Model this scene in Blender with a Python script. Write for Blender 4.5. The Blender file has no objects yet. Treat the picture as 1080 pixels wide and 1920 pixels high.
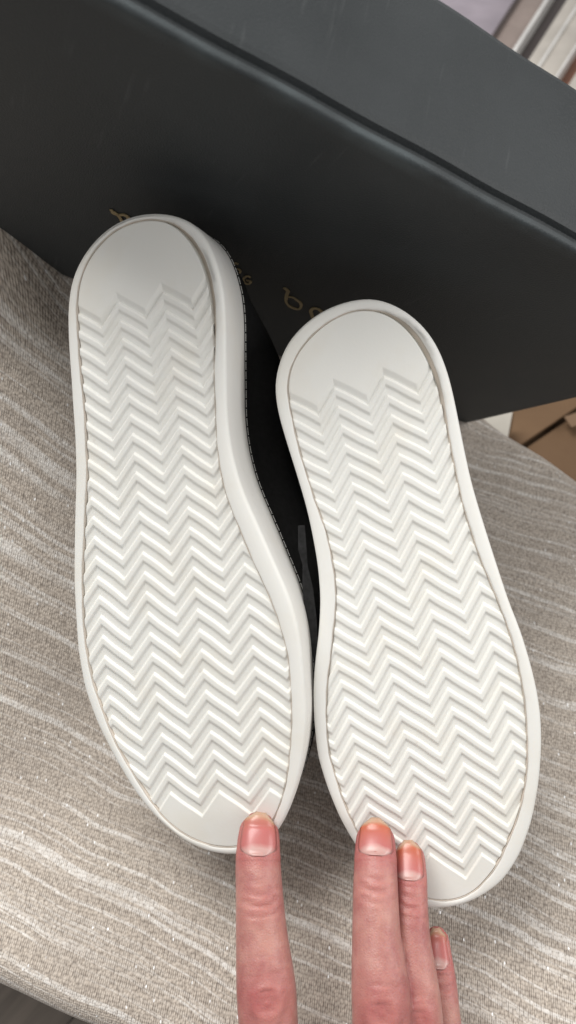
import bpy, bmesh, math, random
import numpy as np
from mathutils import Vector, Matrix
from mathutils.bvhtree import BVHTree

S = 0.0087                      # model units (close to a centimetre) to metres
sc = bpy.context.scene
COL = sc.collection
random.seed(4); np.random.seed(4)

# ------------------------------------------------------------------ camera
CAMZ, PITCH, FPX = 45.0, math.radians(60), 1300.0
cd = bpy.data.cameras.new("camera"); cam = bpy.data.objects.new("camera", cd); COL.objects.link(cam)
cam.location = (0, 0, CAMZ*S); cam.rotation_euler = (math.radians(30), 0, 0)
cd.sensor_fit = 'VERTICAL'; cd.sensor_height = 36.0; cd.lens = 36.0*FPX/1920.0
cd.clip_start = 0.01; cd.clip_end = 50
cd.dof.use_dof = True; cd.dof.focus_distance = 33.5*S; cd.dof.aperture_fstop = 9.0
sc.camera = cam
sc.view_settings.view_transform = 'Standard'; sc.view_settings.look = 'None'
sc.view_settings.gamma = 1; sc.view_settings.exposure = 0.15

# ------------------------------------------------------------------ world + lamps (an indoor room)
w = bpy.data.worlds.new("World"); sc.world = w; w.use_nodes = True
bg = w.node_tree.nodes["Background"]; bg.inputs[0].default_value = (1.0, 0.985, 0.97, 1); bg.inputs[1].default_value = 0.40
def area(name, loc, target, size, power, col):
    ld = bpy.data.lights.new(name, 'AREA'); ld.shape = 'RECTANGLE'; ld.size = size[0]; ld.size_y = size[1]
    ld.energy = power; ld.color = col
    o = bpy.data.objects.new(name, ld); COL.objects.link(o); o.location = loc
    o.rotation_euler = (Vector(target)-Vector(loc)).to_track_quat('-Z', 'Y').to_euler()
area("ceiling_lamp", (-0.38, 0.56, 1.12), (0.0, 0.1, 0.1), (0.7, 0.5), 14.5, (1.0, 0.985, 0.955))
area("fill_light", (0.95, 0.05, 0.80), (0.1, 0.15, 0.0), (0.6, 0.5), 5.0, (1.0, 0.985, 0.97))  # unseen fill added on the right to brighten the seat fabric

# ------------------------------------------------------------------ helpers
F_, U_ = Vector((0, math.cos(PITCH), -math.sin(PITCH))), Vector((0, math.sin(PITCH), math.cos(PITCH)))
def ray(x, y): return Vector((1, 0, 0))*((x-540)/FPX) - U_*((y-960)/FPX) + F_
def at(x, y, d): return Vector((0, 0, CAMZ)) + ray(x, y)*d           # where a thing seen in the photo stands
def onz(x, y, z): r = ray(x, y); return Vector((0, 0, CAMZ)) + r*((z-CAMZ)/r.z)
def on_plane(x, y, P, n): r = ray(x, y); return Vector((0, 0, CAMZ)) + r*((P-Vector((0, 0, CAMZ))).dot(n)/r.dot(n))

def link(name, me, mat=None, parent=None, loc=None):
    o = bpy.data.objects.new(name, me); COL.objects.link(o)
    if mat is not None:
        for m in (mat if isinstance(mat, (list, tuple)) else [mat]): me.materials.append(m)
    if parent is not None: o.parent = parent
    if loc is not None: o.location = loc
    return o
def mesh(name, verts, faces, smooth=True):
    me = bpy.data.meshes.new(name); me.from_pydata([tuple(Vector(v)*S) for v in verts], [], faces); me.update()
    if smooth: me.shade_smooth()
    return me
def bmmesh(name, bm, smooth=False):
    bmesh.ops.scale(bm, vec=(S, S, S), verts=bm.verts)
    bmesh.ops.recalc_face_normals(bm, faces=bm.faces)
    me = bpy.data.meshes.new(name); bm.to_mesh(me); bm.free()
    if smooth: me.shade_smooth()
    return me
def tag(o, label=None, cat=None, group=None, kind=None):
    if label: o['label'] = label
    if cat: o['category'] = cat
    if group: o['group'] = group
    if kind: o['kind'] = kind
    return o
def empty(name, p):
    o = bpy.data.objects.new(name, None); COL.objects.link(o); o.location = Vector(p)*S; o.empty_display_size = .01; return o
def adopt(o, root):                 # part modelled in world coordinates, parented to a root at its own place
    o.parent = root; o.matrix_parent_inverse = Matrix.Translation(-root.location); return o

# ------------------------------------------------------------------ node helpers
class NT:
    def __init__(s, name, rough=.5, base=(.5, .5, .5)):
        s.m = bpy.data.materials.new(name); s.m.use_nodes = True; s.t = s.m.node_tree; s.b = s.t.nodes["Principled BSDF"]
        s.b.inputs["Roughness"].default_value = rough; s.b.inputs["Base Color"].default_value = (*base, 1)
    def n(s, ty, **kw):
        nd = s.t.nodes.new(ty)
        for k, v in kw.items():
            if hasattr(nd, k) and not k[0].isupper(): setattr(nd, k, v)
            else: nd.inputs[k].default_value = v
        return nd
    def l(s, a, b): s.t.links.new(a, b)
    def math(s, op, a, b=None, clamp=False):
        nd = s.t.nodes.new("ShaderNodeMath"); nd.operation = op; nd.use_clamp = clamp
        for i, v in enumerate((a, b)):
            if v is None: continue
            if isinstance(v, (int, float)): nd.inputs[i].default_value = v
            else: s.l(v, nd.inputs[i])
        return nd.outputs[0]
    def ramp(s, fac, stops):
        nd = s.t.nodes.new("ShaderNodeValToRGB"); e = nd.color_ramp.elements
        while len(e) < len(stops): e.new(.5)
        for i, (p, c) in enumerate(stops):
            e[i].position = p; e[i].color = (*c, 1) if len(c) == 3 else c
        s.l(fac, nd.inputs[0]); return nd.outputs[0]
    def mix(s, fac, a, b, mode='MIX'):
        nd = s.t.nodes.new("ShaderNodeMix"); nd.data_type = 'RGBA'; nd.blend_type = mode
        for i, v in ((0, fac), (6, a), (7, b)):
            if isinstance(v, (int, float)): nd.inputs[i].default_value = v
            elif isinstance(v, tuple): nd.inputs[i].default_value = (*v, 1)
            else: s.l(v, nd.inputs[i])
        return nd.outputs[2]
    def coords(s, kind="Object", scale=(1, 1, 1), rot=(0, 0, 0)):
        tc = s.t.nodes.new("ShaderNodeTexCoord"); mp = s.t.nodes.new("ShaderNodeMapping")
        mp.inputs["Scale"].default_value = scale; mp.inputs["Rotation"].default_value = rot
        s.l(tc.outputs[kind], mp.inputs[0]); return mp.outputs[0]
    def noise(s, vec, scale, detail=3, rough=.5, out=0, dist=0):
        nd = s.t.nodes.new("ShaderNodeTexNoise"); s.l(vec, nd.inputs["Vector"])
        nd.inputs["Scale"].default_value = scale; nd.inputs["Detail"].default_value = detail; nd.inputs["Roughness"].default_value = rough
        nd.inputs["Distortion"].default_value = dist
        return nd.outputs[out]
    def bump(s, h, strength, dist):
        nd = s.t.nodes.new("ShaderNodeBump"); nd.inputs["Strength"].default_value = strength; nd.inputs["Distance"].default_value = dist
        s.l(h, nd.inputs["Height"]); s.l(nd.outputs[0], s.b.inputs["Normal"]); return nd
    def color(s, c): s.l(c, s.b.inputs["Base Color"])

def mat_rubber(name, base, dirt=(.55, .47, .38), amount=.6):
    t = NT(name, .55); c = t.coords()
    n1 = t.noise(c, 26, 4, .6); n2 = t.noise(c, 170, 3, .6); n3 = t.noise(c, 7, 2)
    a = t.mix(t.math('MULTIPLY', t.ramp(n1, [(.50, (0, 0, 0)), (.78, (1, 1, 1))]), amount), base, tuple(x*y for x, y in zip(base, (.93, .88, .80))))
    sp = t.ramp(n2, [(.71, (0, 0, 0)), (.76, (1, 1, 1))])
    a = t.mix(t.math('MULTIPLY', sp, .22), a, dirt)
    a = t.mix(t.math('MULTIPLY', t.ramp(n3, [(.4, (0, 0, 0)), (.7, (1, 1, 1))]), .35), a, tuple(x*y for x, y in zip(base, (1.0, .975, .93))))
    t.color(a)
    t.b.inputs["Subsurface Weight"].default_value = .12; t.b.inputs["Subsurface Radius"].default_value = (.004, .0035, .003); t.b.inputs["Subsurface Scale"].default_value = .4
    t.bump(t.noise(c, 900, 2), .12, .0003)
    t.l(t.ramp(n1, [(.3, (.48,)*3), (.7, (.62,)*3)]), t.b.inputs["Roughness"])
    return t.m
M_SOLE = mat_rubber("sole_rubber", (.825, .82, .78))
M_RIM = mat_rubber("rim_rubber", (.83, .825, .79), amount=.6)
M_FOX = mat_rubber("foxing_rubber", (.80, .79, .76), amount=.5)
def m_seam():
    t = NT("old_glue", .6); c = t.coords()
    t.color(t.ramp(t.noise(c, 90, 3), [(.3, (.50, .45, .39)), (.7, (.66, .58, .50))])); return t.m
M_SEAM = m_seam()
def m_black(name, v, rough):
    t = NT(name, rough); c = t.coords(); n = t.noise(c, 500, 3)
    t.color(t.ramp(n, [(.3, (v*.7,)*3), (.7, (v*1.3, v*1.3, v*1.35))])); t.bump(n, .3, .0004)
    t.b.inputs["Specular IOR Level"].default_value = .25
    return t.m
M_UPPER = m_black("black_upper", .006, .75)
M_LINING = m_black("black_lining", .012, .9)
M_STRAP = m_black("dark_grey_webbing", .02, .8)
M_THREAD = NT("white_thread", .8, (.42, .42, .40)).m

def m_box():
    t = NT("charcoal_card", .5); c = t.coords("Object")
    n = t.noise(c, 11, 4, .6); g = t.noise(c, 1400, 2)
    a = t.ramp(n, [(.3, (.026, .031, .033)), (.7, (.046, .052, .055))])
    a = t.mix(t.math('MULTIPLY', g, .35), a, (.062, .062, .064))
    # scuffs on the top edge and the long rounded edge (object space: x along, y depth, z up)
    sep = t.n("ShaderNodeSeparateXYZ"); t.l(c, sep.inputs[0])
    edge = t.n("ShaderNodeMapRange"); edge.inputs[1].default_value = .0062; edge.inputs[2].default_value = .002
    HH = BOXH*S
    dz = t.math('SUBTRACT', HH, sep.outputs[2]); dy = sep.outputs[1]
    d = t.math('ADD', t.math('ABSOLUTE', dz), t.math('ABSOLUTE', dy)); t.l(d, edge.inputs[0])
    cs = t.coords("Object", (55, 500, 120)); sn = t.noise(cs, 1.0, 4, .7); bn = t.noise(c, 22, 3, .6)
    wear = t.math('MULTIPLY', edge.outputs[0], t.ramp(bn, [(.40, (0, 0, 0)), (.62, (1, 1, 1))]))
    wear = t.math('MULTIPLY', wear, t.math('ADD', t.math('MULTIPLY', sn, 1.0), .1), True)
    a = t.mix(t.math('MULTIPLY', wear, .6), a, (.13, .16, .17))
    sc2 = t.coords("Object", (420, 30, 30), (0, 0, .35)); s2 = t.noise(sc2, 1.0, 3, .5); mask = t.noise(c, 34, 2)
    scr = t.math('MULTIPLY', t.ramp(s2, [(.62, (0, 0, 0)), (.72, (1, 1, 1))]), t.ramp(mask, [(.48, (0, 0, 0)), (.60, (1, 1, 1))]))
    a = t.mix(t.math('MULTIPLY', scr, .09), a, (.24, .25, .25))
    t.color(a); t.bump(g, .5, .0004)
    t.l(t.ramp(n, [(.3, (.40,)*3), (.7, (.55,)*3)]), t.b.inputs["Roughness"])
    t.b.inputs["Specular IOR Level"].default_value = .22
    return t.m
def m_gold():
    t = NT("gold_foil", .45, (.42, .34, .20)); t.b.inputs["Metallic"].default_value = .75
    return t.m
def m_fabric():
    t = NT("woven_fabric", .8)
    uv = t.n("ShaderNodeUVMap"); uv.uv_map = "weave"
    def mp(scale, rot=0):
        a = t.n("ShaderNodeMapping"); a.inputs["Rotation"].default_value = (0, 0, rot); t.l(uv.outputs[0], a.inputs[0])
        m = t.n("ShaderNodeMapping"); m.inputs["Scale"].default_value = (*scale, 1)
        t.l(a.outputs[0], m.inputs[0]); return m.outputs[0]
    P = .115
    # stitches
    vo = t.n("ShaderNodeTexVoronoi"); vo.inputs["Scale"].default_value = 1; vo.inputs["Randomness"].default_value = .55
    t.l(mp((1/P, 1/(P*1.7)), math.radians(14)), vo.inputs["Vector"])
    dist = vo.outputs["Distance"]; rnd = t.n("ShaderNodeSeparateColor"); t.l(vo.outputs["Color"], rnd.inputs[0])
    # warp columns
    wv = t.n("ShaderNodeTexWave"); wv.bands_direction = 'X'; wv.inputs["Scale"].default_value = .314/P*1.0
    wv.inputs["Distortion"].default_value = .8; wv.inputs["Detail"].default_value = 2
    t.l(mp((1, 1), math.radians(6)), wv.inputs["Vector"])
    h = t.math('ADD', t.math('MULTIPLY', t.math('SUBTRACT', 1.05, dist), .86), t.math('MULTIPLY', wv.outputs[1], .22))
    col = t.ramp(h, [(.28, (.20, .166, .140)), (.58, (.49, .425, .36)), (.90, (.72, .64, .555))])
    col = t.mix(t.math('MULTIPLY', rnd.outputs[0], .22), col, (.46, .425, .39))
    # slub stripes: long thin pale streaks
    sx = t.n("ShaderNodeSeparateXYZ"); t.l(mp((1, 1), STRIPE), sx.inputs[0])
    def streaks(fr, wob, lo, hi, seed):
        wn = t.noise(mp((.10, .04), STRIPE), 1.0, 2); warp = t.math('MULTIPLY', t.math('SUBTRACT', wn, .5), wob)
        cx = t.n("ShaderNodeCombineXYZ"); t.l(t.math('MULTIPLY', sx.outputs[0], .022), cx.inputs[0]); t.l(t.math('MULTIPLY', t.math('ADD', sx.outputs[1], warp), fr), cx.inputs[1]); cx.inputs[2].default_value = seed
        ns = t.noise(cx.outputs[0], 1.0, 2, .5)
        cy = t.n("ShaderNodeCombineXYZ"); t.l(t.math('MULTIPLY', sx.outputs[0], .17), cy.inputs[0]); t.l(t.math('MULTIPLY', t.math('ADD', sx.outputs[1], warp), fr), cy.inputs[1]); cy.inputs[2].default_value = seed+5
        bk = t.noise(cy.outputs[0], 1.0, 2, .5)
        return t.math('MULTIPLY', t.ramp(ns, [(lo, (0, 0, 0)), (hi, (1, 1, 1))]), t.ramp(bk, [(.36, (.08,)*3), (.52, (1, 1, 1))]))
    st = t.math('ADD', streaks(1.9, 2.2, .545, .605, 0.0), t.math('MULTIPLY', streaks(3.2, 2.2, .555, .62, 9.0), .8), True)
    brk = t.math('ADD', t.math('MULTIPLY', rnd.outputs[1], .7), .42, True)
    st = t.math('MULTIPLY', t.math('MULTIPLY', st, brk), t.ramp(h, [(.3, (.25,)*3), (.55, (1, 1, 1))]))
    col = t.mix(t.math('MULTIPLY', st, .9), col, (.84, .81, .77))
    blot = t.noise(mp((.12, .3), STRIPE), 1.0, 3)
    col = t.mix(t.math('MULTIPLY', t.ramp(blot, [(.4, (0, 0, 0)), (.7, (1, 1, 1))]), .22), col, (.26, .22, .19))
    # lurex stitches, their glint painted in as white flecks with extra gloss
    vg = t.n("ShaderNodeTexVoronoi"); vg.inputs["Scale"].default_value = 1; t.l(mp((1/.26, 1/.5), math.radians(3)), vg.inputs["Vector"])
    rg = t.n("ShaderNodeSeparateColor"); t.l(vg.outputs["Color"], rg.inputs[0])
    gl = t.ramp(rg.outputs[2], [(.968, (0, 0, 0)), (.972, (1, 1, 1))])
    gl = t.math('MULTIPLY', gl, t.ramp(vg.outputs["Distance"], [(.13, (1, 1, 1)), (.19, (0, 0, 0))]))
    col = t.mix(gl, col, (1, 1, 1)); t.color(col)
    t.l(t.math('ADD', t.math('MULTIPLY', gl, 1.0), .3), t.b.inputs['Specular IOR Level'])
    
    t.l(t.mix(gl, (.85,)*3, (.22,)*3), t.b.inputs["Roughness"])
    t.b.inputs["Sheen Weight"].default_value = .25; t.b.inputs["Sheen Roughness"].default_value = .4
    t.bump(h, .55, .0010)
    return t.m
def m_wood():
    t = NT("floor_wood", .45); c = t.coords("Object", (1.2, 14, 1)); n = t.noise(c, 9, 5, .6, dist=.6)
    oi = t.n("ShaderNodeObjectInfo")
    a = t.ramp(n, [(.3, (.13, .105, .082)), (.7, (.25, .205, .165))])
    a = t.mix(t.math('MULTIPLY', oi.outputs["Random"], .4), a, (.12, .10, .085)); t.color(a); t.bump(n, .2, .0006); return t.m
def m_card():
    t = NT("corrugated_card", .8); c = t.coords(); n = t.noise(c, 14, 4, .6); f = t.noise(t.coords("Object", (30, 600, 30)), 1, 3)
    a = t.ramp(n, [(.3, (.115, .064, .030)), (.7, (.155, .090, .044))]); a = t.mix(t.math('MULTIPLY', f, .3), a, (.10, .055, .027))
    t.color(a); t.bump(f, .15, .0004); return t.m
def m_plain(name, col, rough=.5, var=.12, bump=.1):
    t = NT(name, rough); c = t.coords(); n = t.noise(c, 18, 4, .6)
    t.color(t.ramp(n, [(.3, tuple(x*(1-var) for x in col)), (.7, tuple(min(1, x*(1+var)) for x in col))])); t.bump(t.noise(c, 300, 2), bump, .0003); return t.m

# ------------------------------------------------------------------ the shoe box pose
BC = Vector((14.022, 34.192, 0.0))
A1 = Vector((0.89012, -0.02545, -0.45501)); A2 = Vector((0.21648, 0.90221, 0.37304)); A3 = Vector((0.40102, -0.43055, 0.80859))
BOXL, BOXH, BOXW = 40.0, 23.81, 6.99

# ------------------------------------------------------------------ the seat cushion (fabric)
E1a, E1b = onz(0, 1848, -.6), onz(200, 1940, -.6)        # near edge
E2a, E2b = onz(905, 786, -.6), onz(1080, 897, -.6)       # far edge
dirL = (E1b-E1a).normalized()
STRIPE = 0.0
sA, sB = onz(0, 1545, 0), onz(400, 1750, 0)
sd = (sB-sA); STRIPE = -math.atan2(sd.y, sd.x)
KINK = on_plane(112, 505, BC, A2).x
def smax(a, k=1.6): return k*math.log1p(math.exp(max(-40, min(40, a/k)))) if a < 40*k else a
def ground(x, y):
    x0 = x; x = x if x > -20 else -20-2*(1-math.exp((x+20)/2))
    pl = -(A3.x*(x-BC.x)+A3.y*(y-BC.y))/A3.z
    z = smax(pl-.35, 1.2)
    # the cushion swells up beside the sunken box on the left
    q = Vector((x, y, 0))
    d = (y-(BC.y+(BC.x-x)*.0286))            # distance to the foot line of the box front
    lx = max(0.0, KINK-x)
    z += min(lx*2.3, 9+lx*.3)*math.exp(-((d+.9)/2.3)**2)
    z += .10*math.sin(x*.23+y*.11)+.08*math.sin(x*.13-y*.29+1)
    return z
def build_cushion():
    # strip across from near edge to far edge, rounded at both; lengthwise rows follow the edges
    nA, nB = E1a-dirL*70, E1a+dirL*95
    d2 = (E2b-E2a).normalized()
    fA, fB = E2a-d2*75, E2a+d2*75
    fA.z = fB.z = nA.z = nB.z = 0
    NU, NV = 330, 190
    R = 1.6; T = 15.0
    prof = []
    for i in range(5): prof.append((0, -T+ (T-R)*i/5, 0))
    for i in range(9):
        a = i/8*math.pi/2; prof.append((R-R*math.cos(a), -R+R*math.sin(a), 0))
    vs, fs, uvs = [], [], []
    prow = [(p[0], p[1], 'n') for p in prof]
    mid = [(j/NV, 0, 'm') for j in range(1, NV)]
    frow = [(p[0], p[1], 'f') for p in reversed(prof)]
    rows = prow+mid+frow
    for i in range(NU+1):
        t = i/NU; a = nA.lerp(nB, t); b = fA.lerp(fB, t); ab = (b-a); Lm = ab.length; u = ab/Lm
        s_acc = 0; prev = None
        for (p, q, k) in rows:
            if k == 'n': P = a+u*p; zz = q
            elif k == 'f': P = b-u*p; zz = q
            else: P = a+u*(R+(Lm-2*R)*p); zz = 0
            g = ground(P.x, P.y)
            fl = 1.0 if zz > -R else max(0, (zz+T)/(T-R))
            wob = .12*math.sin(t*61+.7)+.07*math.sin(t*143)
            Pz = Vector((P.x, P.y, zz+g*fl))
            if k == 'f': Pz += u*wob
            if k == 'n': Pz -= u*wob*.6
            if prev is not None: s_acc += (Pz-prev).length
            prev = Pz.copy(); vs.append(Pz); uvs.append((P.x, P.y if k == 'm' else (P.y+zz if k == 'n' else P.y-zz)))
    n = len(rows)
    for i in range(NU):
        for j in range(n-1):
            fs.append((i*n+j, (i+1)*n+j, (i+1)*n+j+1, i*n+j+1))
    me = mesh("seat_cushion", vs, fs)
    ul = me.uv_layers.new(name="weave")
    for lp in me.loops: ul.data[lp.index].uv = uvs[lp.vertex_index]
    return me, (nA, nB, fA, fB)
M_FAB = m_fabric()
bench = empty("upholstered_bench", (0, 10, -40)); tag(bench, "bench with a taupe woven fabric seat streaked in white and flecked with glitter", "bench")
cme, (nA, nB, fA, fB) = build_cushion()
adopt(link("seat_cushion", cme, M_FAB), bench)
# plinth under the cushion, set back
bm = bmesh.new()
cs = [nA.lerp(fA, .06), nB.lerp(fB, .06), nB.lerp(fB, .94), nA.lerp(fA, .94)]
lo = [bm.verts.new((p.x, p.y, -39.4)) for p in cs]; hi = [bm.verts.new((p.x, p.y, -14.9)) for p in cs]
bm.faces.new(lo[::-1]); bm.faces.new(hi)
for i in range(4): bm.faces.new((lo[i], lo[(i+1) % 4], hi[(i+1) % 4], hi[i]))
adopt(link("base", bmmesh("base", bm), m_plain("dark_bench_base", (.06, .05, .045))), bench)

# ------------------------------------------------------------------ floor
M_WOOD = m_wood()
fl = link("floor", mesh("floor", [(-400, -300, -40.4), (400, -300, -40.4), (400, 500, -40.4), (-400, 500, -40.4)], [(0, 1, 2, 3)], False), m_plain("subfloor", (.015, .013, .012)))
tag(fl, kind='structure')
pd = (onz(70, 1845, -40)-onz(10, 1910, -40)); pang = math.atan2(pd.y, pd.x)
bm = bmesh.new(); bmesh.ops.create_cube(bm, size=1); bmesh.ops.scale(bm, vec=(90, 8.9, .4), verts=bm.verts)
bmesh.ops.bevel(bm, geom=bm.edges[:], offset=.08, segments=1); plank_me = bmmesh("plank", bm); plank_me.materials.append(M_WOOD)
du, dv = Vector((math.cos(pang), math.sin(pang))), Vector((-math.sin(pang), math.cos(pang)))
cnt = 0; cen = Vector((0, 60))
for j in range(-22, 23):
    for i in range(-4, 5):
        if cnt >= 300: break
        c = cen+dv*(j*9.0)+du*((i+(.37*j) % 1)*90.2)
        if abs(c.x) > 260 or c.y < -100 or c.y > 260: continue
        o = bpy.data.objects.new("floorboard", plank_me); COL.objects.link(o); o.parent = fl
        o.location = (c.x*S, c.y*S, (-40.2+random.uniform(-.03, .03))*S); o.rotation_euler.z = pang; cnt += 1

# ------------------------------------------------------------------ the charcoal shoe box
M_BOX = m_box(); M_GOLD = m_gold()
def build_box():
    r = .20; H, W, L = BOXH, BOXW, BOXL
    prof = [(0, 0.0), (0, H-r)]
    for i in range(1, 7):
        a = i/6*math.pi/2; prof.append((r-r*math.cos(a), H-r+r*math.sin(a)))
    prof += [(.34, H), (.42, H-.20), (.66, H-.22), (.80, H-.01), (1.05, H+.03), (W-.3, H+.02), (W-.08, H-.06), (W, H-.3), (W, 0)]
    vs, fs = [], []
    NS = 60
    for k in range(NS+1):
        x = -L+L*k/NS
        for (y, z) in prof:
            bow = -.10*math.sin(math.pi*k/NS)*math.sin(math.pi*min(1, max(0, z/H))) if y < .01 else 0
            vs.append((x, y-bow*.5, z+.03*math.sin(k*.7)*(z > H-1)))
    n = len(prof)
    for k in range(NS):
        for j in range(n):
            fs.append((k*n+j, k*n+(j+1) % n, (k+1)*n+(j+1) % n, (k+1)*n+j))
    fs.append(tuple(range(n))[::-1]); fs.append(tuple(NS*n+j for j in range(n)))
    me = mesh("card_body", vs, fs, False)
    for p in me.polygons:
        if len(p.vertices) == 4: p.use_smooth = False
    bmx = bmesh.new(); bmx.from_mesh(me); bmesh.ops.recalc_face_normals(bmx, faces=bmx.faces); bmx.to_mesh(me); bmx.free()
    return me
boxm = Matrix((A1, A2, A3)).transposed().to_4x4(); boxm.translation = BC*S
BOX = bpy.data.objects.new("shoe_box", None); COL.objects.link(BOX); BOX.matrix_world = boxm; BOX.empty_display_size = .01
tag(BOX, "large charcoal shoe box standing on its long side behind both shoes, edges scuffed", "box")
link("card_body", build_box(), M_BOX, BOX)
inv = boxm.inverted()
def to_box(px): # pixel -> point on the box front, in box space (units)
    P = on_plane(px[0], px[1], BC, A2); q = inv @ (P*S); return Vector((q.x/S, q.z/S))
def stroke(bm, pts, w):   # a ribbon of foil on the front face
    P = [to_box(p) for p in pts]
    if len(P) > 2:
        Q = []
        for i in range(len(P)-1):
            p0 = P[max(0, i-1)]; p1 = P[i]; p2 = P[i+1]; p3 = P[min(len(P)-1, i+2)]
            for s in range(6):
                t = s/6; Q.append(.5*((2*p1)+(p2-p0)*t+(2*p0-5*p1+4*p2-p3)*t*t+(3*p1-p0-3*p2+p3)*t**3))
        Q.append(P[-1]); P = Q
    prev = None
    for i, p in enumerate(P):
        d = (P[min(i+1, len(P)-1)]-P[max(i-1, 0)]).normalized(); nn = Vector((-d.y, d.x))*w[min(len(w)-1, int(i/len(P)*len(w)))]
        a = bm.verts.new((p.x+nn.x, -.075, p.y+nn.y)); b = bm.verts.new((p.x-nn.x, -.075, p.y-nn.y))
        if prev: bm.faces.new((prev[0], prev[1], b, a))
        prev = (a, b)
def foil(strokes):
    bm = bmesh.new()
    for pts, w in strokes: stroke(bm, pts, w)
    ex = bmesh.ops.extrude_face_region(bm, geom=bm.faces[:]); bmesh.ops.translate(bm, vec=(0, .05, 0), verts=[v for v in ex['geom'] if isinstance(v, bmesh.types.BMVert)])
    return link("letter", bmmesh("letter", bm), M_GOLD, BOX)
foil([([(533, 538), (537, 541), (541, 545)], [.10]), ([(541, 544), (538, 552), (537, 560)], [.10]),
      ([(541, 555), (549, 556), (557, 561), (564, 567), (565, 573), (561, 578), (553, 577), (544, 573), (538, 567), (536, 560)], [.07, .09, .07, .11, .07])])
foil([([(585, 588), (583, 582), (587, 577), (594, 577), (601, 581), (606, 590), (604, 600), (595, 602), (588, 597), (585, 588)], [.10])])
foil([([(208, 391), (214, 397), (221, 401)], [.09, .15, .12]), ([(220, 400), (226, 407), (230, 417), (233, 428)], [.09]), ([(222, 402), (232, 401), (240, 405), (243, 413)], [.08, .11, .11])])
foil([([(447, 494), (441, 492), (436, 497), (440, 503), (448, 503), (451, 508), (446, 512)], [.06])])
foil([([(470, 519), (464, 516), (457, 521), (459, 528), (466, 531), (471, 526), (462, 524)], [.06])])

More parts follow.
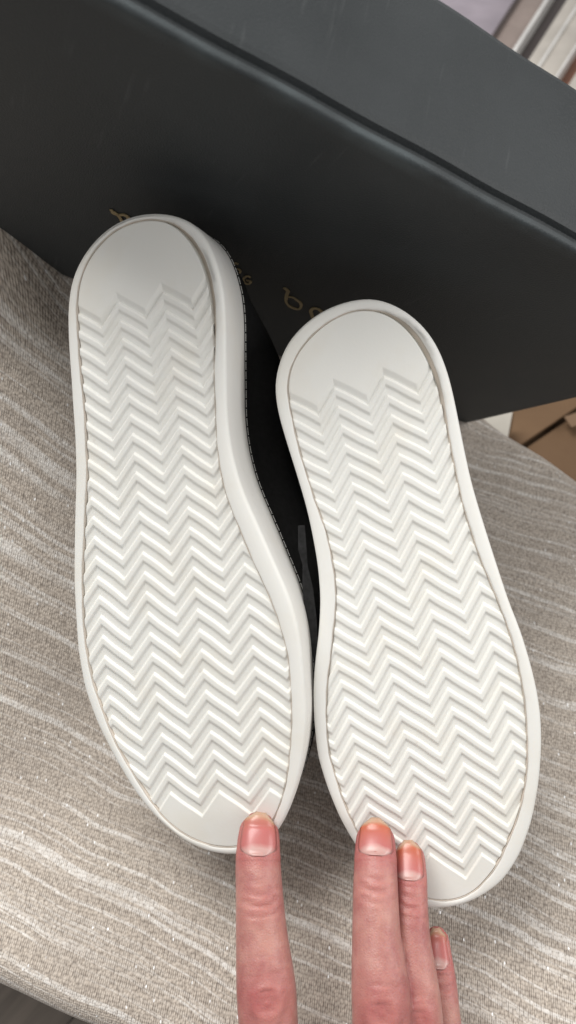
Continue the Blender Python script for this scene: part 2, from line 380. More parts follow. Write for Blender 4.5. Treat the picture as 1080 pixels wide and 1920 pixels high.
# ------------------------------------------------------------------ shoes
SH = {
 'left': dict(o=(-6.02192, 26.80285, 25.02533), e1=(0.96128, -0.08412, 0.26243), e2=(0.09867, -0.78407, -0.61277), n=(0.25731, 0.61494, -0.74541),
  out=[(0.003, -0.022), (0.755, 0.148), (1.384, 0.41), (1.849, 0.732), (2.221, 1.172), (2.543, 1.805), (2.744, 2.623), (2.888, 3.503), (2.872, 4.687), (2.655, 6.723), (2.417, 9.163), (2.426, 10.612), (2.61, 11.92), (2.857, 12.921), (3.19, 13.857), (3.851, 15.812), (4.516, 17.778), (4.778, 19.238), (4.831, 20.761), (4.779, 22.332), (4.726, 23.658), (4.422, 25.415), (4.026, 26.743), (3.517, 28.074), (2.846, 29.327), (1.999, 30.304), (1.161, 30.804), (0.199, 31.028), (-1.177, 30.934), (-2.522, 30.386), (-3.811, 29.256), (-4.805, 27.888), (-5.706, 26.068), (-6.464, 24.128), (-6.907, 22.191), (-6.97, 20.244), (-6.799, 18.217), (-6.601, 16.421), (-6.154, 13.832), (-5.66, 11.318), (-5.417, 9.442), (-5.309, 8.045), (-5.162, 6.421), (-5.077, 5.186), (-4.886, 3.661), (-4.546, 2.447), (-4.049, 1.634), (-3.289, 0.875), (-2.293, 0.264), (-1.449, 0.01), (-0.696, -0.071)], inn=[(-0.031, 0.221), (0.59, 0.414), (1.221, 0.877), (1.692, 1.56), (2.031, 2.29), (2.24, 3.252), (2.292, 4.266), (2.181, 5.802), (2.034, 7.218), (1.881, 9.112), (1.783, 10.558), (1.812, 11.837), (1.961, 12.788), (2.223, 13.677), (2.771, 15.514), (3.452, 17.367), (3.869, 18.813), (4.13, 20.292), (4.129, 22.075), (4.02, 23.407), (3.87, 24.621), (3.623, 25.993), (3.196, 27.534), (2.695, 28.687), (2.043, 29.641), (1.22, 30.277), (0.251, 30.585), (-0.876, 30.615), (-2.225, 30.156), (-3.385, 29.228), (-4.111, 28.146), (-4.682, 27.024), (-5.398, 25.644), (-5.937, 23.911), (-6.358, 22.042), (-6.507, 20.246), (-6.372, 18.226), (-6.118, 16.437), (-5.591, 13.862), (-5.049, 11.362), (-4.762, 8.988), (-4.668, 7.478), (-4.603, 5.985), (-4.472, 4.277), (-4.259, 2.945), (-3.886, 2.015), (-3.14, 1.156), (-2.02, 0.423), (-0.999, 0.198)], col=[1.04433, 4.58764, -0.2486, -0.62621, 0.23861, -0.05291, 0.11114], row=[-4.28373, 0.79164, 13.13876, -0.56328, -1.40697, 0.17998, 0.21677], phi=.575, A=(1.22, 1.25)),
 'right': dict(o=(3.39231, 24.16477, 22.57847), e1=(0.98269, 0.06788, 0.17236), e2=(0.15668, -0.80096, -0.57786), n=(0.09883, 0.59486, -0.79773),
  out=[(0.024, 0.004), (0.589, 0.129), (1.2, 0.428), (1.789, 0.867), (2.477, 1.632), (2.993, 2.608), (3.291, 3.79), (3.427, 4.952), (3.53, 6.557), (3.602, 7.677), (3.714, 9.06), (3.963, 10.725), (4.33, 12.853), (4.709, 14.928), (5.055, 16.317), (5.282, 17.699), (5.443, 19.031), (5.494, 20.491), (5.357, 22.077), (5.025, 23.849), (4.472, 25.76), (3.651, 27.537), (2.678, 28.794), (1.414, 29.589), (0.111, 29.963), (-1.148, 29.913), (-2.367, 29.318), (-3.354, 27.995), (-4.176, 26.288), (-4.737, 24.842), (-5.126, 23.166), (-5.363, 21.408), (-5.24, 19.403), (-5.041, 17.95), (-4.724, 16.58), (-4.333, 15.233), (-4.004, 13.602), (-3.881, 11.963), (-3.919, 10.214), (-4.007, 8.963), (-4.221, 7.396), (-4.459, 5.837), (-4.637, 4.4), (-4.604, 3.257), (-4.312, 2.388), (-3.758, 1.449), (-2.948, 0.759), (-1.952, 0.255), (-1.007, 0.037)], inn=[(-0.164, 0.45), (0.697, 0.722), (1.401, 1.229), (2.051, 2.109), (2.484, 3.171), (2.755, 4.379), (2.895, 5.866), (2.992, 7.334), (3.078, 8.714), (3.215, 10.288), (3.598, 12.444), (4.123, 14.514), (4.514, 16.117), (4.766, 17.897), (4.839, 19.751), (4.757, 21.473), (4.504, 23.387), (4.109, 24.79), (3.442, 26.322), (2.495, 27.99), (1.336, 29.184), (0.16, 29.595), (-0.955, 29.469), (-2.033, 28.83), (-2.969, 27.543), (-3.317, 26.997), (-3.961, 25.74), (-4.341, 24.345), (-4.579, 23.084), (-4.787, 21.471), (-4.667, 19.47), (-4.253, 17.448), (-3.758, 15.735), (-3.356, 14.112), (-3.173, 12.899), (-3.153, 11.751), (-3.272, 10.179), (-3.59, 8.589), (-3.857, 6.867), (-4.002, 5.204), (-4.071, 4.042), (-3.958, 3.017), (-3.515, 2.129), (-2.834, 1.461), (-1.946, 0.861), (-1.085, 0.552)], col=[0.86008, 4.42802, -0.12337, -0.35476, -0.07813, 0.01471, 0.07536], row=[-4.28439, 0.67243, 12.08499, -0.08359, -1.06488, 0.2179, -0.18868], phi=.60, A=(1.25, 1.45)),
}
def resample(P, n, sm=3):
    P = np.array(P, float)
    d = np.r_[0, np.cumsum(np.linalg.norm(np.roll(P, -1, 0)-P, axis=1))]; Q = np.vstack([P, P[:1]])
    m = 600; s = np.linspace(0, d[-1], m, endpoint=False); X = np.stack([np.interp(s, d, Q[:, k]) for k in (0, 1)], 1)
    k = int(m*sm/100)
    kern = np.hanning(2*k+3)[1:-1]; kern /= kern.sum()
    Y = np.stack([np.convolve(np.r_[X[-k:, c], X[:, c], X[:k, c]], kern, 'valid') for c in (0, 1)], 1)
    d = np.r_[0, np.cumsum(np.linalg.norm(np.roll(Y, -1, 0)-Y, axis=1))]; Q = np.vstack([Y, Y[:1]])
    s = np.linspace(0, d[-1], n, endpoint=False); return np.stack([np.interp(s, d, Q[:, c]) for c in (0, 1)], 1)
def normals2(P):
    T = np.roll(P, -1, 0)-np.roll(P, 1, 0); T /= np.linalg.norm(T, axis=1)[:, None]
    N = np.stack([T[:, 1], -T[:, 0]], 1); c = P.mean(0)
    if ((P-c)*N).sum() < 0: N = -N
    return N
def polydist(U, V, P):
    X = np.stack([U.ravel(), V.ravel()], 1).astype(np.float32); best = np.full(len(X), 1e9, np.float32); Q = np.roll(P, -1, 0)
    for a, b in zip(P.astype(np.float32), Q.astype(np.float32)):
        ab = b-a; t = np.clip(((X-a)@ab)/(ab@ab), 0, 1); d = np.hypot(*(X-a-t[:, None]*ab).T); best = np.minimum(best, d)
    return best.reshape(U.shape)
def npmesh(name, co, quads, mat, parent, smooth=True):
    me = bpy.data.meshes.new(name); me.vertices.add(len(co)); me.vertices.foreach_set('co', np.asarray(co, np.float32).ravel())
    q = np.asarray(quads, np.int32); me.loops.add(q.size); me.loops.foreach_set('vertex_index', q.ravel())
    me.polygons.add(len(q)); me.polygons.foreach_set('loop_start', np.arange(0, q.size, 4, dtype=np.int32)); me.polygons.foreach_set('loop_total', np.full(len(q), 4, np.int32))
    me.update(calc_edges=True); me.validate()
    if smooth: me.shade_smooth()
    return link(name, me, mat, parent)

def make_shoe(side, label):
    K = SH[side]; root = bpy.data.objects.new("sneaker", None); COL.objects.link(root); root.empty_display_size = .01
    e1, e2, n = Vector(K['e1']), Vector(K['e2']), Vector(K['n'])
    hand = e1.cross(e2).dot(n)            # +1: right handed, z axis = away from the viewer
    zs = 1 if hand > 0 else -1
    M = Matrix((e1, e2, n*zs)).transposed().to_4x4(); M.translation = Vector(K['o'])*S; root.matrix_world = M
    tag(root, label, "shoe", "pair of sneakers leaning on the box")
    def loc(u, v, d): return (u*S, v*S, d*zs*S)     # d > 0 goes away from the viewer, into the shoe
    OUT = resample(K['out'], 240, 1.6); INN = resample(K['inn'], 240, 1.6); NO = normals2(OUT); NI = normals2(INN)
    def loft(rings, name, mat, closed_start=False, closed_end=False):
        N = len(rings[0]); co = [loc(*p) for r in rings for p in r]
        if zs < 0: pass
        q = []
        for k in range(len(rings)-1):
            for i in range(N):
                j = (i+1) % N; q.append((k*N+i, k*N+j, (k+1)*N+j, (k+1)*N+i))
        me = bpy.data.meshes.new(name)
        faces = [tuple(x) for x in q]
        if closed_start: faces.append(tuple(range(N))[::-1])
        if closed_end: faces.append(tuple((len(rings)-1)*N+i for i in range(N)))
        me.from_pydata(co, [], faces); me.update(); me.shade_smooth()
        b = bmesh.new(); b.from_mesh(me); bmesh.ops.recalc_face_normals(b, faces=b.faces); b.to_mesh(me); b.free()
        return link(name, me, mat, root)
    V = lambda P: P[:, 1]
    # ---- rim: the flat border round the tread panel, with a rounded outer edge and an inner wall
    def ring(P, Nn, off, d):
        Q = P+Nn*np.asarray(off).reshape(-1, 1) if np.ndim(off) else P+Nn*off
        dd = d if np.ndim(d) else np.full(len(P), d)
        return [(float(a), float(b), float(c)) for (a, b), c in zip(Q, dd)]
    # inner outline point nearest each outer point keeps the quads straight
    idx = np.array([np.argmin(np.hypot(*(INN-p-(-nn)*.0).T)) for p, nn in zip(OUT, NO)])
    idx = np.maximum.accumulate(np.unwrap(idx*2*np.pi/240)*240/(2*np.pi)) if True else idx
    k = 5; ii = np.r_[idx[-k:]-240, idx, idx[:k]+240]; ii = np.convolve(ii, np.ones(2*k+1)/(2*k+1), 'valid')
    f0 = np.floor(ii).astype(int); fr = (ii-f0)[:, None]
    IM = INN[f0 % 240]*(1-fr)+INN[(f0+1) % 240]*fr; NM = NI[f0 % 240]
    gapm = np.clip((IM[:, 0]-.3)/1.4, 0, 1)*np.clip((7.5-IM[:, 1])/3.5, 0, 1)*.20
    wig = gapm+.018*np.sin(np.arange(240)*.61)+.014*np.sin(np.arange(240)*1.7+1)
    rim = [ring(IM, NM, .02+gapm, .34), ring(IM, NM, .025+gapm+(wig-gapm)*.5, .06), ring(IM, NM, .06+wig, -.005), ring(IM, NM, .11+wig, -.02)]
    mid = IM*.5+OUT*.5; rim.append([(float(a), float(b), -.03) for a, b in mid])
    rim += [ring(OUT, NO, -.13, -.015), ring(OUT, NO, -.045, .015), ring(OUT, NO, -.005, .07), ring(OUT, NO, .02, .16)]
    loft(rim, "rim", M_RIM)
    # glue seam: thin brownish line in the groove, seen inside the rim
    loft([ring(IM, NM, .05+gapm, .10), ring(IM, NM, .035+gapm, .01+gapm*.7), ring(IM, NM, .008+gapm*.8, .015+gapm), ring(IM, NM, .0, .30)], "seam", M_SEAM)
    loft([ring(INN, NI, .018, np.where(INN[:, 1] < 4.6, .045, .22)), ring(INN, NI, .03, .32)], "panel_edge", M_SOLE)
    # ---- sidewall (foxing)
    v = OUT[:, 1]; hgt = np.interp(v, [0, 8, 15, 22, 31], [3.0, 2.9, 2.6, 2.1, 1.8])
    fox = []
    for f, off in ((0, .02), (.06, .035), (.3, .02), (.6, -.03), (.9, -.07), (.97, -.09), (1.0, -.15)):
        fox.append(ring(OUT, NO, off, .16+hgt*f))
    loft(fox, "sidewall", M_FOX)
    # stitch line along the top of the sidewall: joined, too fine to pick apart
    co, qs = [], []
    for i in range(0, 960):
        if i % 6 == 5: continue
        a = i/4; i0 = int(a) % 240; fr_ = a-int(a); b_ = a+.21; j0 = int(b_) % 240; fb = b_-int(b_)
        def pt(i0, fr_, o, dd):
            p = (OUT[i0]+NO[i0]*o)*(1-fr_)+(OUT[(i0+1) % 240]+NO[(i0+1) % 240]*o)*fr_; h = hgt[i0]+.16
            return loc(p[0], p[1], h+dd)
        s0 = len(co); co += [pt(i0, fr_, -.06, -.035), pt(j0, fb, -.06, -.035), pt(j0, fb, -.03, .015), pt(i0, fr_, -.03, .015)]; qs.append((s0, s0+1, s0+2, s0+3))
    st = npmesh("stitching", co, qs, M_THREAD, root, False); st['kind'] = 'stuff'
    # ---- black upper: heel counter, waist and toe box, closed by a padded collar with an opening
    depth_top = np.interp(v, [0, 4, 10, 16, 22, 28, 31], [6.8, 8.4, 9.4, 9.0, 7.6, 6.2, 5.0]) if side == 'left' else np.interp(v, [0, 4, 10, 16, 22, 28, 31], [8.0, 8.8, 9.4, 8.8, 6.6, 5.2, 4.4])
    rings = []
    cx = np.interp(v, [0, 15, 31], [OUT[np.abs(v-s) < 2.5, 0].mean() for s in (2, 15, 29)])
    heelshift = np.clip((7-v)/7, 0, 1)
    for f in (0, .05, .15, .3, .45, .6, .75, .88, .97, 1.0):
        base = hgt+.0; d = base+(depth_top-base)*f
        if f == 0: d = base-.05
        narrow = 1-.05*f-.30*f**3
        bul = .16*math.sin(math.pi*min(1, f*1.6)) if f < .62 else 0
        u = cx+(OUT[:, 0]-cx)*narrow+NO[:, 0]*(bul-.12); vv = v*1.0+NO[:, 1]*(bul-.12)
        s_in = 1 if side == 'left' else -1
        fl_ = math.sin(math.pi*min(1, max(0, f-.10)*1.25)) if f < .9 else 0
        u = u+s_in*np.clip(NO[:, 0]*s_in, 0, 1)*fl_*np.interp(v, [3, 7.5, 16, 21, 25], [0, 1.6, 1.6, .7, 0])
        vv = vv+heelshift*.62*(d-base)
        vv = np.where(v > 20, 20+(vv-20)*(1-.14*f*f), vv)
        rings.append([(float(a), float(b), float(c)) for a, b, c in zip(u, vv, d)])
    # collar opening: turn inwards and back up into the shoe
    last = np.array(rings[-1]); cc = np.array([last[:, 0].mean(), 11.0, 0])
    for s, up in ((.86, -.1), (.74, .1), (.66, .7), (.62, 2.2), (.6, 4.0)):
        q = last.copy(); q[:, 0] = cc[0]+(q[:, 0]-cc[0])*s; q[:, 1] = cc[1]+(np.clip(q[:, 1], 3, 19)-cc[1])*s; q[:, 2] = q[:, 2]-up
        rings.append([tuple(map(float, p)) for p in q])
    loft(rings, "upper", M_UPPER, closed_end=True)
    # ---- tread panel: heightfield of chevron ribs
    P = INN+NI*.02
    vmin, vmax = P[:, 1].min()+.004, P[:, 1].max()-.004
    step = .036; nr = int((vmax-vmin)/step); nc = 250
    vrow = np.linspace(vmin, vmax, nr)
    Q = np.roll(P, -1, 0); lo = np.full(nr, 1e9); hi = np.full(nr, -1e9)
    for a, b in zip(P, Q):
        y0, y1 = sorted((a[1], b[1])); m = (vrow >= y0-1e-9) & (vrow <= y1+1e-9)
        if abs(b[1]-a[1]) < 1e-9: continue
        x = a[0]+(b[0]-a[0])*(vrow[m]-a[1])/(b[1]-a[1]); lo[m] = np.minimum(lo[m], x); hi[m] = np.maximum(hi[m], x)
    T = np.linspace(0, 1, nc); U = lo[:, None]+(hi-lo)[:, None]*T[None]; W_ = np.repeat(vrow[:, None], nc, 1)
    u_, w_ = U/10, W_/10; B = [np.ones_like(u_), u_, w_, u_*w_, w_*w_, w_**3, u_*w_*w_]
    colv = sum(c*b for c, b in zip(K['col'], B)); rowv = sum(c*b for c, b in zip(K['row'], B))
    ph = K['phi']; cf = colv-np.floor(colv); tri = np.where(cf < ph, cf/ph, (1-cf)/(1-ph))
    amp = K['A'][0]+(K['A'][1]-K['A'][0])*np.clip(rowv/25, 0, 1)
    # slightly hand-cut look: tiny waver
    rr = rowv-amp*tri+.02*np.sin(U*3.1+W_*1.3)
    RR = rr+.06                           # crest sits .42 into each period
    k = np.floor(RR); f = RR-k
    knots = np.array([0, .02, .10, .15, .40, .46, .61, .68, 1.0]); hv = np.array([.02, .10, .90, 1.0, .97, .88, .24, .15, .02])
    hgt2 = np.interp(f, knots, hv)
    DEP = .115
    down = cf < ph
    h = -DEP*(1-hgt2)
    # smooth heel and toe pads: flat at full height before row 0 and after row 25
    h = np.where(k < 0, np.where(RR > -.5, -DEP*(1-np.interp(RR, [-.5, -.44, -.08, 0], [1, .93, .06, 0])), 0), h)
    h = np.where((RR > 25.18), 0, h)
    dist = polydist(U, W_, P)
    h = h-.10*np.clip(1-dist/.06, 0, 1)
    wear = .012*np.sin(U*1.7+1)*np.sin(W_*.9)
    Z = -(h+wear)+.035
    co = np.stack([U*S, W_*S, Z*zs*S], -1).reshape(-1, 3)
    I = np.arange(nr*nc).reshape(nr, nc); q = np.stack([I[:-1, :-1], I[1:, :-1], I[1:, 1:], I[:-1, 1:]], -1).reshape(-1, 4)
    if zs > 0: q = q[:, ::-1]
    # normals must look at the viewer (-n)
    kc = np.clip(k, -1, 26)[:-1, :-1].reshape(-1); kc = np.where((RR[:-1, :-1].reshape(-1) > 25.18), 26, kc)
    def sub(mask, name):
        qq = q[mask]
        if len(qq) < 30: return None
        used, invx = np.unique(qq, return_inverse=True); return npmesh(name, co[used], invx.reshape(-1, 4), M_SOLE, root)
    o1 = sub(kc < 0, "heel_pad"); o2 = sub(kc >= 26, "toe_pad")
    for r in range(26): sub(kc == r, "tread_rib")
    return root, loc, M

left, locL, ML = make_shoe('left', "left black shoe with white chevron sole, set higher, its pale sidewall showing")
right, locR, MR = make_shoe('right', "right black shoe with white chevron sole, set lower, two fingers on its toe")

# dim grey strap hanging in the gap between the shoes
def ribbon(pts, w, th, up):
    bm = bmesh.new(); rows = []
    for i, p in enumerate(pts):
        t = (pts[min(i+1, len(pts)-1)]-pts[max(i-1, 0)]).normalized(); s = t.cross(up).normalized()*(w[i] if isinstance(w, list) else w); nn = s.cross(t).normalized()*th
        rows.append([bm.verts.new(p+s+nn), bm.verts.new(p-s+nn), bm.verts.new(p-s-nn), bm.verts.new(p+s-nn)])
    for a, b in zip(rows, rows[1:]):
        for k in range(4): bm.faces.new((a[k], a[(k+1) % 4], b[(k+1) % 4], b[k]))
    bm.faces.new(rows[0]); bm.faces.new(rows[-1][::-1]); return bm
cdir = Vector((0, -.4, 1)).normalized()
bm = ribbon([at(565, 985, 33.6), at(567, 1030, 33.6), at(572, 1060, 33.8), at(577, 1105, 34), at(583, 1160, 34.2), at(587, 1215, 34.5), at(588, 1260, 34.8)], [.16, .2, .12, .26, .28, .25, .18], .05, cdir)
stp = link("pull_tab", bmmesh("pull_tab", bm), M_STRAP); stp.parent = left; stp.matrix_parent_inverse = ML.inverted()

# ------------------------------------------------------------------ the hand
def m_skin():
    t = NT("skin", .45); c = t.coords()
    at_ = t.n("ShaderNodeAttribute"); at_.attribute_name = "red"
    n = t.noise(c, 60, 5, .65); n2 = t.noise(c, 220, 3, .6)
    base = t.ramp(n, [(.34, (.355, .135, .125)), (.64, (.51, .265, .22))])
    base = t.mix(t.math('MULTIPLY', t.ramp(n2, [(.45, (0, 0, 0)), (.65, (1, 1, 1))]), .35), base, (.56, .30, .26))
    a = t.mix(t.math('MULTIPLY', at_.outputs["Fac"], .70, True), base, (.42, .10, .10)); t.color(a)
    t.b.inputs["Subsurface Weight"].default_value = .35; t.b.inputs["Subsurface Radius"].default_value = (.006, .002, .001); t.b.inputs["Subsurface Scale"].default_value = .45
    vo = t.n("ShaderNodeTexVoronoi"); vo.feature = 'DISTANCE_TO_EDGE'; vo.inputs["Scale"].default_value = 900; t.l(c, vo.inputs["Vector"])
    h = t.math('ADD', t.math('MULTIPLY', vo.outputs[0], .6), t.math('MULTIPLY', n2, .6)); t.bump(h, .5, .0006)
    return t.m
def m_nail(name, tipc):
    t = NT(name, .36); uv = t.n("ShaderNodeUVMap"); uv.uv_map = "nail"; sep = t.n("ShaderNodeSeparateXYZ"); t.l(uv.outputs[0], sep.inputs[0])
    c = t.coords(); n = t.noise(c, 200, 3)
    v = t.math('ADD', sep.outputs[1], t.math('MULTIPLY', t.math('SUBTRACT', n, .5), .12))
    lun = t.math('ADD', v, t.math('MULTIPLY', t.math('POWER', t.math('ABSOLUTE', t.math('SUBTRACT', sep.outputs[0], .5)), 2.0), .5))   # curved lunula
    col = t.ramp(lun, [(0.0, (.48, .27, .245)), (.18, (.55, .33, .30)), (.30, (.47, .15, .14)), (.55, tipc[0]), (.88, tipc[1]), (.95, (.48, .25, .16)), (1.0, (.50, .33, .23))])
    t.color(col); t.b.inputs["Coat Weight"].default_value = .12; t.b.inputs["Coat Roughness"].default_value = .15
    t.b.inputs["Subsurface Weight"].default_value = .2; t.b.inputs["Subsurface Radius"].default_value = (.003, .001, .001); t.b.inputs["Subsurface Scale"].default_value = .3
    return t.m
M_SKIN = m_skin(); M_NAIL_P = m_nail("nail_pink", ((.47, .14, .13), (.47, .16, .12))); M_NAIL_O = m_nail("nail_orange", ((.48, .14, .11), (.50, .13, .065)))
# fingers: (px, py, width px, depth of the centre line)
FING = {
 'index': [(488, 1534, 46, 33.75), (486, 1549, 68, 33.6), (485, 1573, 78, 33.3), (484, 1620, 85, 32.8), (487, 1688, 90, 32.1), (491, 1758, 98, 31.6), (499, 1850, 112, 30.9), (504, 1930, 112, 30.6), (515, 2050, 118, 30.6), (545, 2230, 130, 31.0), (585, 2420, 150, 31.6)],
 'middle': [(704, 1550, 44, 33.4), (704, 1564, 66, 33.2), (704, 1600, 77, 32.6), (704, 1665, 84, 31.7), (706, 1758, 92, 30.8), (713, 1850, 109, 30.0), (716, 1930, 112, 29.7), (712, 2060, 118, 29.8), (700, 2240, 132, 30.4), (690, 2430, 155, 31.4)],
 'ring': [(766, 1586, 38, 33.7), (767, 1600, 54, 33.55), (768, 1635, 62, 33.1), (769, 1690, 66, 32.4), (770, 1760, 74, 31.7), (780, 1850, 86, 30.9), (786, 1930, 92, 30.5), (790, 2060, 104, 30.5), (790, 2240, 124, 31.0), (770, 2430, 150, 31.8)],
 'pinky': [(818, 1744, 28, 33.9), (819, 1756, 42, 33.8), (821, 1790, 52, 33.4), (826, 1850, 62, 32.7), (832, 1920, 66, 32.0), (845, 2020, 76, 31.6), (858, 2150, 90, 31.6), (862, 2300, 110, 31.8), (840, 2440, 135, 32.2)],
}
RED = []
def catmull(L_, m):
    L_ = [np.array(x, float) for x in L_]; out = []
    for i in range(len(L_)-1):
        p0, p1, p2, p3 = L_[max(0, i-1)], L_[i], L_[i+1], L_[min(len(L_)-1, i+2)]
        for s in range(m):
            t = s/m; out.append(.5*((2*p1)+(p2-p0)*t+(2*p0-5*p1+4*p2-p3)*t*t+(3*p1-p0-3*p2+p3)*t**3))
    out.append(L_[-1]); return out
def finger_line(key):
    ps = []
    for (x, y, wd, d) in FING[key]:
        p = at(x, y, d); ps.append((p.x, p.y, p.z, wd/2*d/FPX*1.0))
    return catmull(ps, 4)
def tube(bm, line, flat=.9, seg=28, capr=.5):
    rings = []; n = len(line); fr = []
    for i, q in enumerate(line):
        c = Vector(q[:3]); t = (Vector(line[min(i+1, n-1)][:3])-Vector(line[max(i-1, 0)][:3])).normalized()
        dorsal = (Vector((0, 0, CAMZ))-c).normalized() if i < n*.6 or True else None
        s = t.cross(dorsal).normalized(); dn = s.cross(t).normalized(); fr.append((c, t, s, dn, q[3]))
    c, t, s, dn, r = fr[0]
    # rounded tip
    for a in (80, 60, 40, 20):
        a = math.radians(a); rr = r*math.cos(a); cc = c-t*r*.45*math.sin(a)
        rings.append([bm.verts.new(cc+s*math.cos(b)*rr+dn*math.sin(b)*rr*flat) for b in [k/seg*2*math.pi for k in range(seg)]])
    for (c, t, s, dn, r) in fr:
        rings.append([bm.verts.new(c+s*math.cos(b)*r+dn*math.sin(b)*r*flat) for b in [k/seg*2*math.pi for k in range(seg)]])
    for a, b in zip(rings, rings[1:]):
        for k in range(seg): bm.faces.new((a[k], a[(k+1) % seg], b[(k+1) % seg], b[k]))
    bm.faces.new(rings[0][::-1]); bm.faces.new(rings[-1]); return fr
frames = {}
bm = bmesh.new()
for key in FING: frames[key] = tube(bm, finger_line(key))
def ell(c, r, axes):
    m = bmesh.ops.create_icosphere(bm, subdivisions=4, radius=1)
    for v in m['verts']: q = v.co.copy(); v.co = Vector(c)+axes[0]*q.x*r[0]+axes[1]*q.y*r[1]+axes[2]*q.z*r[2]
# palm and wrist below the picture's edge
kn = [frames[k][-1][0] for k in ('index', 'middle', 'ring', 'pinky')]
pc = (kn[0]+kn[1]+kn[2]+kn[3])/4; ax = (kn[3]-kn[0]).normalized(); fw = (frames['middle'][-2][0]-frames['middle'][-1][0]).normalized(); fw = (fw-ax*fw.dot(ax)).normalized(); up = ax.cross(fw).normalized()
if up.z < 0: up = -up
wr = pc-fw*8.5
ell(pc-fw*2.6-up*.5, (4.6, 5.2, 1.75), (ax, fw, up)); ell(pc-fw*.3-up*.1, (4.5, 2.2, 1.7), (ax, fw, up)); ell(pc-fw*6-up*.5, (3.7, 4.4, 1.7), (ax, fw, up))
def simple_tube(pts, flat=.85):
    bm2 = [tuple(p)+(r,) for p, r in pts]; tube(bm, [list(Vector(q[:3]))+[q[3]] for q in bm2], flat)
simple_tube([(wr+fw*2-up*.4, 2.9), (wr-up*.4, 2.75), (wr-fw*6-up*.8, 3.0), (wr-fw*16-up*2, 3.7), (wr-fw*24-up*3, 4.1)], .75)
th0 = pc-fw*6-ax*2.6-up*.9
tl = catmull([(*(pc+fw*1.5-ax*7.0-up*3.2), .82), (*(pc+fw*.2-ax*6.8-up*3.0), 1.0), (*(pc-fw*2.0-ax*6.0-up*2.4), 1.05), (*(pc-fw*4.2-ax*4.4-up*1.6), 1.35), (*th0, 1.9)], 4)
tube(bm, tl, .88)
bmesh.ops.recalc_face_normals(bm, faces=bm.faces)
raw = bpy.data.meshes.new("hand_raw"); bm.to_mesh(raw); bm.free()
tmp = bpy.data.objects.new("tmp", raw); COL.objects.link(tmp)
md = tmp.modifiers.new("r", 'REMESH'); md.mode = 'VOXEL'; md.voxel_size = .085
md2 = tmp.modifiers.new("s", 'SMOOTH'); md2.iterations = 4; md2.factor = .5
dg = bpy.context.evaluated_depsgraph_get(); dg.update()
hm = bpy.data.meshes.new_from_object(tmp.evaluated_get(dg)); bpy.data.objects.remove(tmp)
hm.name = "hand"
N = len(hm.vertices); co = np.empty(N*3, np.float32); hm.vertices.foreach_get('co', co); co = co.reshape(-1, 3).astype(float)
no = np.empty(N*3, np.float32); hm.vertices.foreach_get('normal', no); no = no.reshape(-1, 3).astype(float)
red = np.full(N, .12)
NAILS = {'index': (1527, 1606, .84), 'middle': (1542, 1614, .84), 'ring': (1579, 1656, .84), 'pinky': (1740, 1818, .78)}
JOINTS = {'index': (1690, 1862), 'middle': (1668, 1880), 'ring': (1700, 1900), 'pinky': (1850, 1990)}
def px_y(c):
    q = c-Vector((0, 0, CAMZ)); return 960-FPX*q.dot(U_)/q.dot(F_)
nail_objs = []
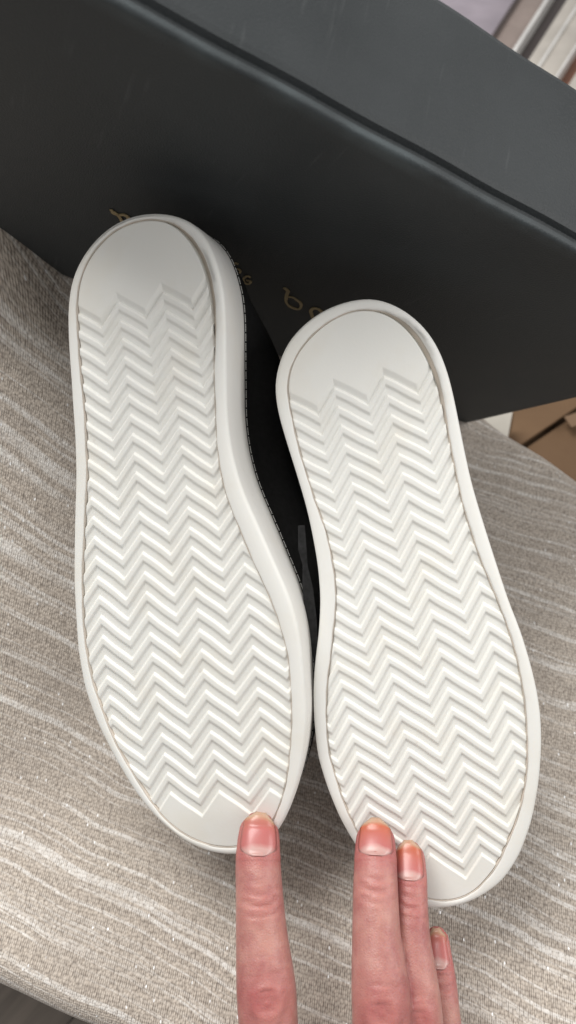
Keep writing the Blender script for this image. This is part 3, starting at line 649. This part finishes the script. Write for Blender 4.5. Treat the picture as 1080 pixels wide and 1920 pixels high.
for key, frs in frames.items():
    C = np.array([f[0] for f in frs]); Rr = np.array([f[4] for f in frs]); Dn = np.array([f[3] for f in frs]); Sd = np.array([f[2] for f in frs]); Tt = np.array([f[1] for f in frs])
    ys = np.array([px_y(f[0]) for f in frs]); arc = np.r_[0, np.cumsum(np.linalg.norm(np.diff(C, axis=0), axis=1))]
    near = np.full(N, 1e9); seg = np.zeros(N)
    for i in range(len(C)-1):
        ab = C[i+1]-C[i]; t = ((co-C[i])@ab)/(ab@ab); t = np.clip(t, -6 if i == 0 else 0, 1); d = np.linalg.norm(co-C[i]-t[:, None]*ab, axis=1)/np.interp(i+.5, range(len(Rr)), Rr)
        m = d < near; near[m] = d[m]; seg[m] = i+t[m]
    mine = near < 1.16
    idx = np.clip(seg, 0, len(C)-1); i0 = idx.astype(int).clip(0, len(C)-2)
    side = ((co-C[i0])*Sd[i0]).sum(1)/Rr[i0]; dor = (no*Dn[i0]).sum(1)
    a = np.interp(seg, range(len(C)), arc)+np.minimum(seg, 0)*np.linalg.norm(C[1]-C[0])
    a_of = lambda y: float(np.interp(y, ys, arc))
    disp = np.zeros(N)
    for j, y in enumerate(JOINTS[key]):
        aj = a_of(y); wj = .55 if j == 0 else .85; amp_ = .09 if j == 0 else .11
        arc_s = a-aj+(.28 if j == 0 else .0)*side**2
        if j == 1: rho = np.sqrt((a-aj)**2+(side*Rr[i0]*.85)**2); wav = np.sin(rho*9.0); env = np.exp(-(rho/1.0)**2)
        else: wav = np.sin(arc_s*15+np.sin(side*3)*.4); env = np.exp(-((a-aj)/wj)**2)*np.exp(-(side/.8)**4)
        disp += np.where(mine, -amp_*env*(.5+.5*wav)*np.clip(dor, 0, 1)+(.05 if j == 1 else .0)*env*np.clip(dor, 0, 1), 0)
        red = np.where(mine, np.maximum(red, (.75 if j else .5)*np.exp(-((a-aj)/(.8+.25*j))**2)*np.clip(dor+.1, 0, 1)), red)
    y0, y1, wfrac = NAILS[key]; an0, an1 = a_of(y0)-(0.0), a_of(y1)
    if y0 < ys[0]: an0 = -(ys[0]-y0)/(ys[1]-ys[0])*arc[1]
    red = np.where(mine, np.maximum(red, .75*np.exp(-(np.clip(a-an1-.1, 0, 9)/.5)**2)*1.0), red)
    # nail bed: sunk a little, with a fold round it
    ctr, hw, hl = (an0+an1)/2, wfrac, (an1-an0)/2
    ins = np.maximum(np.abs(side)/hw, np.where(a > ctr, (a-ctr)/hl, (ctr-a)/(hl*1.5)))
    if key != 'x':
        disp += np.where(mine & (dor > .15), np.where(ins < 1, -.03*np.clip((1-ins)/.25, 0, 1), .030*np.exp(-((ins-1.12)/.10)**2)*(a > an0)), 0)
    co += no*disp[:, None]
    # nail plate
    nv, nu = 22, 17; vs, uv_, q = [], [], []
    for i in range(nv):
        tv = i/(nv-1); aa = an1+(an0-an1)*tv-(.10 if tv == 1 else 0)
        ci = [np.interp(aa, arc, C[:, k]) for k in range(3)]
        if aa < 0: ci = C[0]+(C[0]-C[1])/np.linalg.norm(C[0]-C[1])*(-aa)
        fi = int(np.clip(np.interp(aa, arc, range(len(C))), 0, len(C)-2)); r = float(np.interp(max(aa, .0), arc, Rr)); rb = float(np.interp(max(aa, a_of(y0+26)), arc, Rr))
        wv_ = (rb*wfrac)*math.sqrt(max(.05, 1-(max(0, .24-tv)/.26)**2))*math.sqrt(max(.08, 1-(max(0, tv-.70)/.315)**2))
        fd, fs_ = Vector(Dn[fi]), Vector(Sd[fi])
        for j in range(nu):
            uu = -1+2*j/(nu-1); x = uu*wv_; cap = math.sqrt(max(0.02, 1-(x/(rb*1.06))**2)); hcap = .9*(rb*.45+rb*.55*cap)
            low = (r/rb if tv > .5 else 1)
            drop = .0 if tv < .8 else ((tv-.8)/.2)**2*.10
            curve_tip = .16*uu*uu*tv*0
            P = Vector(ci)+fs_*x+fd*(hcap*1.0-drop-.035-(.13*abs(uu)**5)+.10*max(0, (.10-tv)/.10)**2); vs.append(P); uv_.append((j/(nu-1), tv-.05*uu*uu*0))
    for i in range(nv-1):
        for j in range(nu-1): q.append((i*nu+j, i*nu+j+1, (i+1)*nu+j+1, (i+1)*nu+j))
    nme = mesh("fingernail", vs, q); ul = nme.uv_layers.new(name="nail")
    for lp in nme.loops: ul.data[lp.index].uv = uv_[lp.vertex_index]
    no_ = link("fingernail", nme, M_NAIL_O if key in ('middle', 'ring') else M_NAIL_P)
    sm = no_.modifiers.new("thick", 'SOLIDIFY'); sm.thickness = .035*S; sm.offset = 0
    if key in ('middle', 'ring'): no_['label'] = "nail stained orange towards its tip"
    nail_objs.append(no_)
hm.vertices.foreach_set('co', (co*S).astype(np.float32).ravel())
at_l = hm.attributes.new("red", 'FLOAT', 'POINT'); at_l.data.foreach_set('value', red.astype(np.float32))
hm.update(); hm.shade_smooth(); hm.materials.clear()
hand = link("person", hm, M_SKIN)
tag(hand, "bare hand reaching in from below, fingertips resting on the toes of both shoes", "person")
for o in nail_objs: o.parent = hand

# ------------------------------------------------------------------ cardboard box beyond the seat, right
M_CARD = m_card()
def prism(pts_top, thick, name, mat, parent=None, z_to=None):
    bm = bmesh.new(); hi = [bm.verts.new(p) for p in pts_top]
    lo = [bm.verts.new((p.x, p.y, z_to if z_to is not None else p.z-thick)) for p in pts_top]
    bm.faces.new(hi); bm.faces.new(lo[::-1]); n = len(hi)
    for i in range(n): bm.faces.new((hi[i], lo[i], lo[(i+1) % n], hi[(i+1) % n]))
    bmesh.ops.recalc_face_normals(bm, faces=bm.faces)
    bmesh.ops.bevel(bm, geom=bm.edges[:], offset=.06, segments=1)
    return link(name, bmmesh(name, bm), mat, parent)
cb = empty("cardboard_box", onz(1080, 850, -38)); tag(cb, "brown cardboard box with folded flaps standing beyond the right end of the seat", "box")
zt = -14
s0, s1 = onz(950, 862, zt), onz(1150, 728, zt)          # the seam between the flaps
sdv = (s1-s0).normalized(); sn = Vector((-sdv.y, sdv.x, 0))
a0, a1 = s0-sdv*14, s0+sdv*34
adopt(prism([a0-sn*22+Vector((0, 0, -.6)), a1-sn*22+Vector((0, 0, -.6)), a1-sn*.12, a0-sn*.12], .4, "flap", M_CARD), cb)
adopt(prism([a0+sn*.25+Vector((0, 0, .9)), a1+sn*.25+Vector((0, 0, .9)), a1+sn*15, a0+sn*15], .4, "flap", M_CARD), cb)
adopt(prism([a0-sn*21.6+Vector((0, 0, -1.2)), a1-sn*21.6+Vector((0, 0, -1.2)), a1+sn*14.6+Vector((0, 0, -1.2)), a0+sn*14.6+Vector((0, 0, -1.2))], 1, "body", M_CARD, z_to=-39.9), cb)
tp = onz(1072, 782, zt+1.4)
adopt(prism([tp-sdv*1.0-sn*.9, tp+sdv*6-sn*2.6, tp+sdv*6.6-sn*1.3, tp-sdv*.6+sn*.5], .1, "tape", m_plain("pale_tape", (.17, .105, .06))), cb)
# white sheet between seat and cardboard
pp = [onz(880, 800, -9), onz(902, 784, -9), onz(962, 768, -9), onz(956, 800, -9), onz(952, 822, -9), onz(935, 830, -9)]
sh = prism(pp, .35, "paper_sheet", m_plain("white_paper", (.40, .375, .33), .7)); tag(sh, "corner of a whitish sheet poking out between the seat and the cardboard box", "paper")
# support for the sheet: it lies on a low carton edge
tray = prism([p+Vector((.5, .6, -.5)) for p in pp], 1, "low_carton", M_CARD, z_to=-39.9); tag(tray, "low brown carton almost hidden under the whitish sheet", "carton")

# ------------------------------------------------------------------ blurred furniture beyond the box, top right
def px_slab(px, z, th, name, mat, parent=None): return prism([onz(x, y, z) for x, y in px], th, name, mat, parent)
ls = px_slab([(700, -150), (1010, -70), (925, 72), (800, 60)], -22, 17.9, "storage_tub", m_plain("lilac_plastic", (.47, .41, .47), .25)); tag(ls, "pale lilac plastic tub lid seen past the box's top edge", "tub")
rack = empty("shelf_unit", onz(1040, 60, -39)); tag(rack, "beige and white panelled shelf unit in the top right corner, behind the box", "shelf")
M_TAUPE = m_plain("taupe_panel", (.36, .29, .26)); M_BEIGE = m_plain("beige_panel", (.56, .52, .47)); M_DARK = m_plain("dark_brown_panel", (.055, .038, .036), .3); M_WHITE = m_plain("white_edge", (.80, .79, .77), .3); M_ORG = m_plain("orange_wood", (.22, .075, .03), .3)
def slant(x0, x1, xb0, xb1, z, th, nm, m, yt=-140, yb=180):
    # x at y=0 for left and right border, and their slopes toward the lower left
    s_ = -.64
    adopt(px_slab([(x0+s_*yt, yt), (x1+s_*yt, yt), (x1+s_*yb, yb), (x0+s_*yb, yb)], z, th, nm, m), rack)
slant(964, 971, 0, 0, -17, 3, "frame_edge", M_DARK)
slant(971, 1021, 0, 0, -18, 2, "panel", M_TAUPE)
slant(1021, 1028, 0, 0, -17, 3, "edge_strip", M_WHITE)
slant(1029, 1062, 0, 0, -20, 2, "recess", M_DARK)
slant(1063, 1087, 0, 0, -18, 2, "panel", M_BEIGE)
slant(1087, 1091, 0, 0, -17.2, 2.8, "edge_strip", M_WHITE)
slant(1091, 1133, 0, 0, -18, 2, "panel", M_BEIGE)
slant(1133, 1137, 0, 0, -17, 3, "edge_strip", M_WHITE)
slant(1137, 1168, 0, 0, -20, 2, "recess", M_ORG)
slant(1168, 1240, 0, 0, -18, 2, "panel", M_BEIGE)
slant(966, 1238, 0, 0, -22.4, 17.4, "carcass", M_DARK)
